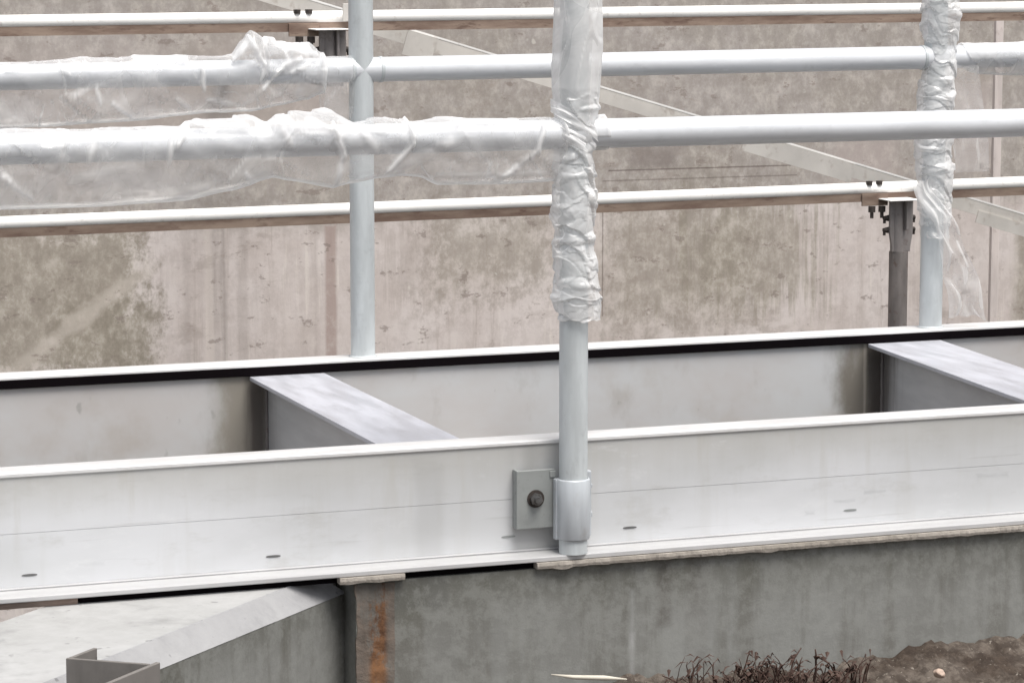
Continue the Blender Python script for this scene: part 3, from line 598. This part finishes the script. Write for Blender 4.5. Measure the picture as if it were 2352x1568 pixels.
def rail_film(name, Y, zc, topt, bott, x0px, x1px, label, mat, seed=0, slant=0, ref=300, slack=1.0, folds=()):
    """topt / bott: tables of px -> metres the film stands off above the pipe / hangs below the pipe"""
    xa = PY(x0px, ref, Y).x; xb = PY(x1px, ref, Y).x; n = int((xb-xa)*620); K = 72
    V, C, Fc = [], [], []
    fl = []
    for (ax, ay, bx_, by, st_, wd) in folds:
        a_ = PY(ax, ay, Y); b_ = PY(bx_, by, Y); fl.append((a_.x, a_.z, b_.x, b_.z, st_, wd/1400.))
    def foldv(x, z):
        v = 0
        x += noise.noise(Vector((x*14, z*14, seed)))*.006
        for (ax, az, bx_, bz, st_, wd) in fl:
            dx, dz = bx_-ax, bz-az; L2 = dx*dx+dz*dz; u_ = max(0, min(1, ((x-ax)*dx+(z-az)*dz)/L2))
            px_, pz_ = ax+dx*u_, az+dz*u_; d2 = (x-px_)**2+(z-pz_)**2
            v += st_*exp(-d2/(wd*wd*(.35+.65*sin(pi*min(1, max(0, u_*.9+.05))))))
        return v
    def px_of(x): return x0px+(x1px-x0px)*(x-xa)/(xb-xa)
    for i in range(n+1):
        x = xa+(xb-xa)*i/n; P = px_of(x); h = lerpt(bott, P); tp = lerpt(topt, P)
        for k in range(K):
            t = k/K; a = 2*pi*t              # 0 = bottom fold, pi = top
            s = (1+cos(a))/2                 # 1 at the bottom, 0 at the top
            side = -1 if t < .5 else 1       # front first
            r = RP+.0015
            low = s**1.0
            yy = side*abs(sin(a))*r*(1-.55*max(0, s-.5)*2*min(1, h/.04))
            if s > .5: q = (s-.5)*2; z = -q*(r+h); yy = side*(r*(1-q)**.55*.9 + .003*(1-q)+.0012)
            else: q = (.5-s)*2; z = q*0+r*sqrt(max(0, 1-min(1, abs(sin(a))*1.0)**2)); z += tp*q**1.5; yy = side*abs(sin(a))*(r+tp*.25*q)
            u = Vector((x*9+seed, z*16, side*1.3+seed)); w2 = Vector((x*22+z*26+seed, z*14-x*6, side*2+4))
            am = (.25+slack*(max(0, s-.35)*1.5*min(1, h/.03) + tp/.012*max(0, 1-s*1.4)))
            dsp = noise.noise(u)*.009 + noise.noise(w2)*.004 + (.5-abs(noise.noise(Vector((x*15-z*18, z*10, seed+side*5)))))*.005
            r1_ = ridge(Vector((x*5+z*7+seed, z*4-x*3, side*3)), 9)*.8*max(0, noise.noise(Vector((x*3+seed, z*4, 9)))+.35)*1.4; r2_ = ridge(Vector((x*10-z*9, z*5+x*4, side*4+seed)), 5)*.4
            dsp += (r1_+r2_)*.003
            wv_ = Vector((noise.noise(Vector((x*8, z*8, seed))), noise.noise(Vector((x*8, z*8, seed+7))), 0))*.35
            f1_, k1_ = crumple(Vector((x*11+z*6+seed, z*13-x*3, side*2.5))+wv_, .10); f2_, k2_ = crumple(Vector((x*26-z*8, z*24+x*5, side*3+seed))+wv_, .12)
            act = max(0, min(1, noise.noise(Vector((x*4+seed*2, z*5, 4)))*1.8+.62))
            dsp += ((f1_*.008-.0014)*act + f2_*.0025*act*act)*(.55 if s < .42 else 1); r1_ = r1_*.5+k1_*act; r2_ = r2_*.4+k2_*.6*act*act
            off = dsp*am*(1 if s < .93 else .4)
            if off < 0 and s < .55: off *= .15
            ny = side*max(.15, abs(sin(a))); nz = -cos(a)*(1 if s < .5 else .25)
            zz_ = zc(x) if callable(zc) else zc
            fv = foldv(x, zz_+z) if (fl and side < 0) else 0; off += fv*.0055
            wob = noise.noise(Vector((x*5, seed, 0)))*.010*max(0, s-.5)*min(1, h/.05)
            V.append((x+slant*s+noise.noise(Vector((z*40, seed, x*20)))*.003, Y+yy+ny*off+wob, zz_+z+nz*off))
            hem = max(0, (s-.955)/.045)*.9
            C.append(min(1.8, fv*1.6+(r1_+r2_*.9)*(.35+am*.6)+hem+(.3 if (i < 3 or i > n-3) else 0)+.22*min(1, tp/.01)*max(0, .45-s)))
        if i:
            b0 = (i-1)*K; b1 = i*K
            for k in range(K): k2 = (k+1)%K; Fc.append((b0+k, b1+k, b1+k2, b0+k2))
    return film_obj(name, V, Fc, C, mat, label)
rail_film('plastic_wrap', PYN, zr, [(-60,.001),(110,.002),(200,.001),(390,.002),(430,.013),(540,.014),(590,.004),(610,.012),(740,.015),(790,.001),(860,.009),(930,.001),(1020,.005),(1200,.002),(1300,.001)],
          [(-60,.072),(0,.068),(200,.068),(400,.062),(500,.05),(600,.030),(640,.036),(740,.050),(780,.044),(850,.036),(900,.034),(940,.036),(990,.050),(1150,.052),(1280,.050),(1300,.045)], -60, 1292,
          'wide wrinkled clear plastic sleeve hanging off the nearer rail, left of the foreground post', M['film'], 3, folds=[
          (928,275,938,330,1.1,5),(938,330,880,398,.9,6),(755,285,782,360,.9,6),(782,360,770,430,.6,8),(1232,285,1222,345,1.1,5),(1222,345,1130,418,.8,7),(1286,285,1312,372,1.1,6),
          (1020,325,870,405,.4,16),(420,285,400,330,.8,8),(420,283,560,290,.5,6),(555,395,612,452,.6,7),(590,282,760,300,.4,8),(640,300,660,330,.4,8),(385,300,378,372,.6,8),
          (215,300,195,370,.35,8),(0,405,70,455,.5,8),(150,415,300,378,.35,12),(470,430,360,470,.4,9),(880,300,800,290,.4,6),(1000,400,1280,395,.3,6),(1030,280,1180,278,.5,5),(820,300,860,345,.35,10)])
rail_film('plastic_wrap', PYF, zz, [(-60,.001),(140,.004),(400,.005),(500,.003),(525,.006),(545,.022),(570,.032),(600,.026),(660,.027),(705,.020),(735,.006),(760,.001)],
          [(-60,.075),(0,.070),(150,.067),(300,.062),(480,.050),(570,.050),(640,.040),(700,.030),(730,.020),(745,.016)], -60, 742,
          'clear plastic sleeve on the farther rail at upper left, puffed up near its end', M['film'], 11, ref=177, slack=1.1, folds=[
          (528,140,560,110,1.0,6),(560,110,600,150,.8,6),(600,150,590,185,.8,6),(640,155,596,205,.8,5),(735,135,742,210,1.1,7),(742,212,640,258,.6,5),(680,140,640,150,.6,6),(660,165,700,150,.6,6),
          (720,130,650,118,.6,6),(455,150,465,205,.6,7),(250,235,300,268,.5,6),(212,205,222,235,.5,7),(400,225,430,250,.4,10),(470,225,545,240,.5,6),(130,150,150,170,.4,10),(300,135,420,140,.5,8),(10,160,60,150,.3,9)])
rail_film('plastic_wrap', PYF, zz, [(738,.001),(800,.001)], [(738,.07),(800,.078)], 738, 806,
          'short smooth plastic skirt under the farther rail, against the left upright', film_mat('thin_polythene', .17, .2), 17, ref=177, slack=.5)
rail_film('plastic_wrap', PYF, zz, [(2195,.002),(2352,.003)], [(2195,.004),(2230,.012),(2300,.016),(2352,.018),(2480,.012)], 2204, 2600,
          'plastic covering the farther rail at the right edge of the photo', M['film_thick'], 23, slant=.022, ref=130)

def post_film(name, X, Y, tab, cshift, ztop, zbot, label, mat, seed, ring_amp, smooth_above):
    n = int((ztop-zbot)*900); K = 96; V, C, Fc = [], [], []
    for i in range(n+1):
        z = ztop+(zbot-ztop)*i/n; R = lerpt(tab, -z); cx = X+lerpt(cshift, -z); bun = min(1, max(0, (smooth_above-z)/.03))
        rag = 0
        for k in range(K):
            a = 2*pi*k/K; ca, sa = cos(a), sin(a)
            v = Vector((ca*.9+seed, sa*.9, z*38)); v2 = Vector((ca*1.8, sa*1.8+seed, z*75)); tilt = z*24+ca*1.2
            r1_ = ridge(Vector((ca*.7+seed, sa*.7, z*42+ca*1.3)), 4); r2_ = ridge(Vector((ca*1.5, sa*1.5, z*22+seed-ca*1.6)), 5)
            sp_ = Vector((ca*.5+seed, sa*.5, z*32+ca*.7)); wq = Vector((0, 0, noise.noise(Vector((ca*1.1, sa*1.1, z*10)))*.8))
            f1_, k1_ = crumple(sp_+wq, .10); f2_, k2_ = crumple(Vector((ca*1.6, sa*1.6+seed, z*60-ca))+wq*1.5, .12)
            r1_ = r1_*.35+k1_; r2_ = r2_*.35+k2_*.6; spike = max(0, noise.noise(Vector((ca*.8, sa*.8+seed, z*55)))-.22)*2.2
            d = bun*ring_amp*(f1_*1.05-.15+f2_*.3+noise.noise(v)*.9+r1_*.3+spike*1.5) + (1-bun)*(noise.noise(Vector((ca*1.2, sa*1.2, z*6+seed)))*.006 + noise.noise(Vector((ca*3, sa*3, z*3)))*.0018+ridge(Vector((ca*1.5, sa*1.5, z*9+seed)), 12)*.0012)
            r = max(RP+.0012+.0006*noise.noise(v2), R+d)
            zo = z + (noise.noise(Vector((ca*2, sa*2, seed)))*.006 if i == n else 0)
            V.append((cx+ca*r, Y+sa*r, zo))
            C.append(min(1.5, bun*(r1_*.5+r2_*.35+max(0, noise.noise(v))*.6)+(1-bun)*(.05+ridge(Vector((ca*1.5, sa*1.5, z*9+seed)), 12)*.5)+(.4 if i > n-4 else 0)))
        if i:
            b0 = (i-1)*K; b1 = i*K
            for k in range(K): k2 = (k+1)%K; Fc.append((b0+k, b0+k2, b1+k2, b1+k))
    return film_obj(name, V, Fc, C, mat, label)
Zp = lambda y: -PY(1317, y, PYN).z
w1 = post_film('plastic_wrap', px, PYN, [(-1.05,.040),(Zp(0),.040),(Zp(150),.0405),(Zp(200),.040),(Zp(225),.038),(Zp(300),.033),(Zp(400),.034),(Zp(440),.034),(Zp(480),.0355),(Zp(540),.033),(Zp(620),.036),(Zp(690),.0385),(Zp(735),.034)],
          [(-1.05,.004),(Zp(150),.005),(Zp(300),.001),(Zp(400),-.001),(Zp(560),.0),(Zp(640),.004),(Zp(735),.011)], 1.05, -Zp(733),
          'clear plastic sleeve bunched in ring wrinkles down the thick foreground post', M['film_thick'], 2.0, .0030, -Zp(205))
# twisted band tied round the joint of the foreground post and rail
def ribbon(name, pts, width_vec, mat, label, seed=0, wid=.018, amp=.004, nseg=90, nw=10, crs=1.0):
    V, C, Fc = [], [], []
    m = len(pts)-1
    def at(t):
        f = t*m; i = min(int(f), m-1); u = f-i
        p0, p1, p2, p3 = (Vector(pts[max(i-1,0)]), Vector(pts[i]), Vector(pts[i+1]), Vector(pts[min(i+2,m)]))
        return .5*((2*p1)+(p2-p0)*u+(2*p0-5*p1+4*p2-p3)*u*u+(3*p1-p0-3*p2+p3)*u**3)
    for i in range(nseg+1):
        t = i/nseg; c = at(t); wv = width_vec(t)
        for j in range(nw+1):
            q = j/nw-.5; rd = ridge(Vector((t*2.2+seed, q*4+t*2, 1)), 7)
            off = Vector((noise.noise(Vector((t*5, q*3, seed))), noise.noise(Vector((t*5+5, q*4, seed))), noise.noise(Vector((t*5+9, q*3, seed)))))*amp
            V.append(tuple(c+wv*q+off)); C.append(min(1.4, (rd*.9+(1.0 if j in (0, nw) else 0)*.7)*crs))
        if i:
            b0 = (i-1)*(nw+1); b1 = i*(nw+1)
            for j in range(nw): Fc.append((b0+j, b0+j+1, b1+j+1, b1+j))
    return film_obj(name, V, Fc, C, mat, label)
pts = []
for k in range(26):
    a = -pi*1.05 + k/25*pi*2.6; r = .037
    pts.append((px+r*cos(a)*1.08, PYN+r*sin(a), zr+.028-.040*(k/25)-.018*cos(a)))
tie = ribbon('tie_band', pts, lambda t: Vector((0,.004,.022)), M['film_thick'], None, 5, amp=.005, nseg=160)
tie.parent = w1; tie.matrix_parent_inverse = Matrix()
rf = rail_film('end_skirt', PYN, zr, [(1350,.003),(1400,.004)], [(1350,.002),(1400,.001)], 1352, 1386, None, M['film_thick'], 31, ref=300, slant=.006); rf.parent = w1
for k_ in ('label','category','group'):
    if k_ in rf: del rf[k_]

Zq = lambda y: -PY(2140, y, PYF).z; X2 = xf[1]
w2 = post_film('plastic_wrap', X2, PYF, [(-1.1,.040),(Zq(0),.041),(Zq(60),.040),(Zq(110),.033),(Zq(160),.036),(Zq(220),.040),(Zq(300),.038),(Zq(400),.039),(Zq(440),.036),(Zq(520),.031),(Zq(560),.028)],
          [(-1.1,.008),(Zq(0),.010),(Zq(80),.012),(Zq(130),.012),(Zq(220),.0),(Zq(350),.0),(Zq(440),.006),(Zq(560),.008)], 1.1, -Zq(545),
          'clear plastic sleeve wrapped down the right far upright, crumpled by the rail joint', M['film_thick'], 6.5, .003, 2.0)
# loose tail of film trailing from the right far upright
q = [PY(2125, 415, PYF-.035), PY(2150, 470, PYF-.04), PY(2172, 520, PYF-.045), PY(2196, 590, PYF-.04), PY(2212, 660, PYF-.035), PY(2222, 728, PYF-.03)]
tl = ribbon('plastic_tail', q, lambda t: Vector((.045+.040*t, .012*sin(t*5), .012-.02*t)), M['film_tail'], 'loose tail of clear plastic trailing from the right far upright to the far beam', 9, amp=.012, nseg=120, nw=26, crs=.55)
tl['category'] = 'plastic wrap'
q = [PY(2205, 150, PYF-.02), PY(2212, 220, PYF-.015), PY(2225, 300, PYF-.01), PY(2235, 395, PYF)]
sh = ribbon('plastic_sheet', q, lambda t: Vector((.095-.01*t, .004, 0)), film_mat('sheer_polythene', .2, .05), 'sheer sheet of plastic hanging under the farther rail at the right edge', 14, amp=.004, nseg=90, nw=30, crs=.15)

# ================================================================ WEEDS, STALK, STONES
def weed_clump(x0, x1, top, nst, label, seed, thick=1.0):
    rnd = random.Random(seed); c0 = PY((x0+x1)/2, 1568, 4.49); c0.z = soil_h(c0.x)-.02
    root = thing('dead_weed', label, 'weed', tuple(c0), 'dead weeds on the soil bank')
    HT = PY((x0+x1)/2, top, 4.49).z-c0.z; bm = bmesh.new(); bl = bmesh.new(); half = (x1-x0)/2/1400.
    for k in range(nst):
        bx_ = c0.x+rnd.uniform(-1, 1)*half; y = 4.49+rnd.uniform(-.04, .035); H = HT*rnd.uniform(.35, 1.0) if k else HT
        lean = Vector((rnd.uniform(-.5, .5)*(.4 if nst < 3 else 1), rnd.uniform(-.4, .3), 0)); p = Vector((bx_, y, c0.z-.01)); pts = [p.copy()]; nseg = 7; curl = rnd.uniform(-1.6, 1.6)*(.25 if nst < 3 else 1)
        for q in range(1, nseg+1):
            t = q/nseg; p = p+Vector((lean.x*H/nseg*(.3+t*1.1)+curl*t*t*.006, lean.y*H/nseg, H/nseg*(1.15-.3*abs(curl)*t*t)))+Vector((rnd.uniform(-1,1), rnd.uniform(-1,1), 0))*.0016; pts.append(p.copy())
        r0 = rnd.uniform(.0010, .0026)*thick; polytube(bm, pts, [r0*(1-.6*q/nseg) for q in range(nseg+1)], 6)
        for _ in range(rnd.randint(2, 5) if nst > 2 else 2):
            b_ = pts[rnd.randint(2, nseg)]; l = rnd.uniform(.008, .026); a = rnd.uniform(0, 2*pi); d = Vector((cos(a), sin(a)*.6, rnd.uniform(-.6, .8))).normalized(); sd = d.cross(Vector((.1,.2,1))).normalized()*rnd.uniform(.0015, .0055)
            m1 = b_+d*l*.5+Vector((0,0,.003)); m2 = b_+d*l+Vector((rnd.uniform(-.004,.004), 0, -rnd.uniform(0, .012)))
            v = [bl.verts.new(w_) for w_ in (b_, m1+sd, m2, m1-sd, m1+Vector((0,0,.0022)))]
            for f in ((0,1,4),(1,2,4),(2,3,4),(3,0,4)): bl.faces.new([v[i] for i in f])
        if nst > 2 and rnd.random() < .6:
            b_ = pts[rnd.randint(2, 5)]; e = b_+Vector((rnd.uniform(-.022,.022), rnd.uniform(-.012,.012), rnd.uniform(.004,.022))); polytube(bm, [b_, b_.lerp(e, .5)+Vector((0,0,.004)), e], [r0*.6, r0*.5, r0*.3], 5)
    obj('stems', bm, M['weed'], root); obj('leaves', bl, M['weed'], root)
weed_clump(1556, 1582, 1510, 5, 'sparse thin dead weed at the far left end of the weeds', 1)
weed_clump(1590, 1625, 1506, 7, 'small upright dead weed, second from the left on the soil', 2)
weed_clump(1632, 1672, 1514, 9, 'low tangled dead weed between the small upright one and the bushy clump', 3)
weed_clump(1682, 1766, 1494, 26, 'bushy dark clump of curled dead weeds under the middle of the wall', 4)
weed_clump(1774, 1852, 1492, 24, 'curled dark weed clump just left of the tall straight stalk', 5)
weed_clump(1872, 1882, 1488, 1, 'tallest straight dark red dead stalk among the weeds', 6, 2.2)
weed_clump(1888, 1938, 1522, 14, 'low dead weed just right of the tall straight stalk', 7)
weed_clump(1936, 1992, 1498, 9, 'rightmost leaning dead weed with a curled dark top', 8, 1.3)
p0, p1 = PY(1266, 1548, 4.45), PY(1440, 1559, 4.40)
bm = bmesh.new(); polytube(bm, [p0, p0.lerp(p1, .3)+Vector((0,0,-.002)), p0.lerp(p1, .7)+Vector((0,0,.0)), p1], [.001,.0035,.0042,.001], 8)
tag(obj('dry_stalk', bm, M['twig']), 'thin pale dry stalk lying across the bottom edge below the post', 'stalk')
for i, (x, y, r, lab) in enumerate(((2158,1545,.010,'pale reddish pebble sitting on the brown soil at lower right'),)):
    p = PY(x, y, 4.42); bm = bmesh.new(); bmesh.ops.create_icosphere(bm, subdivisions=3, radius=r)
    for v in bm.verts: v.co *= 1+noise.noise(v.co*120)*.3
    for v in bm.verts: v.co.z *= .8; v.co += Vector((p.x, p.y, p.z))
    tag(obj('pebble', bm, M['stone']), lab, 'stone')
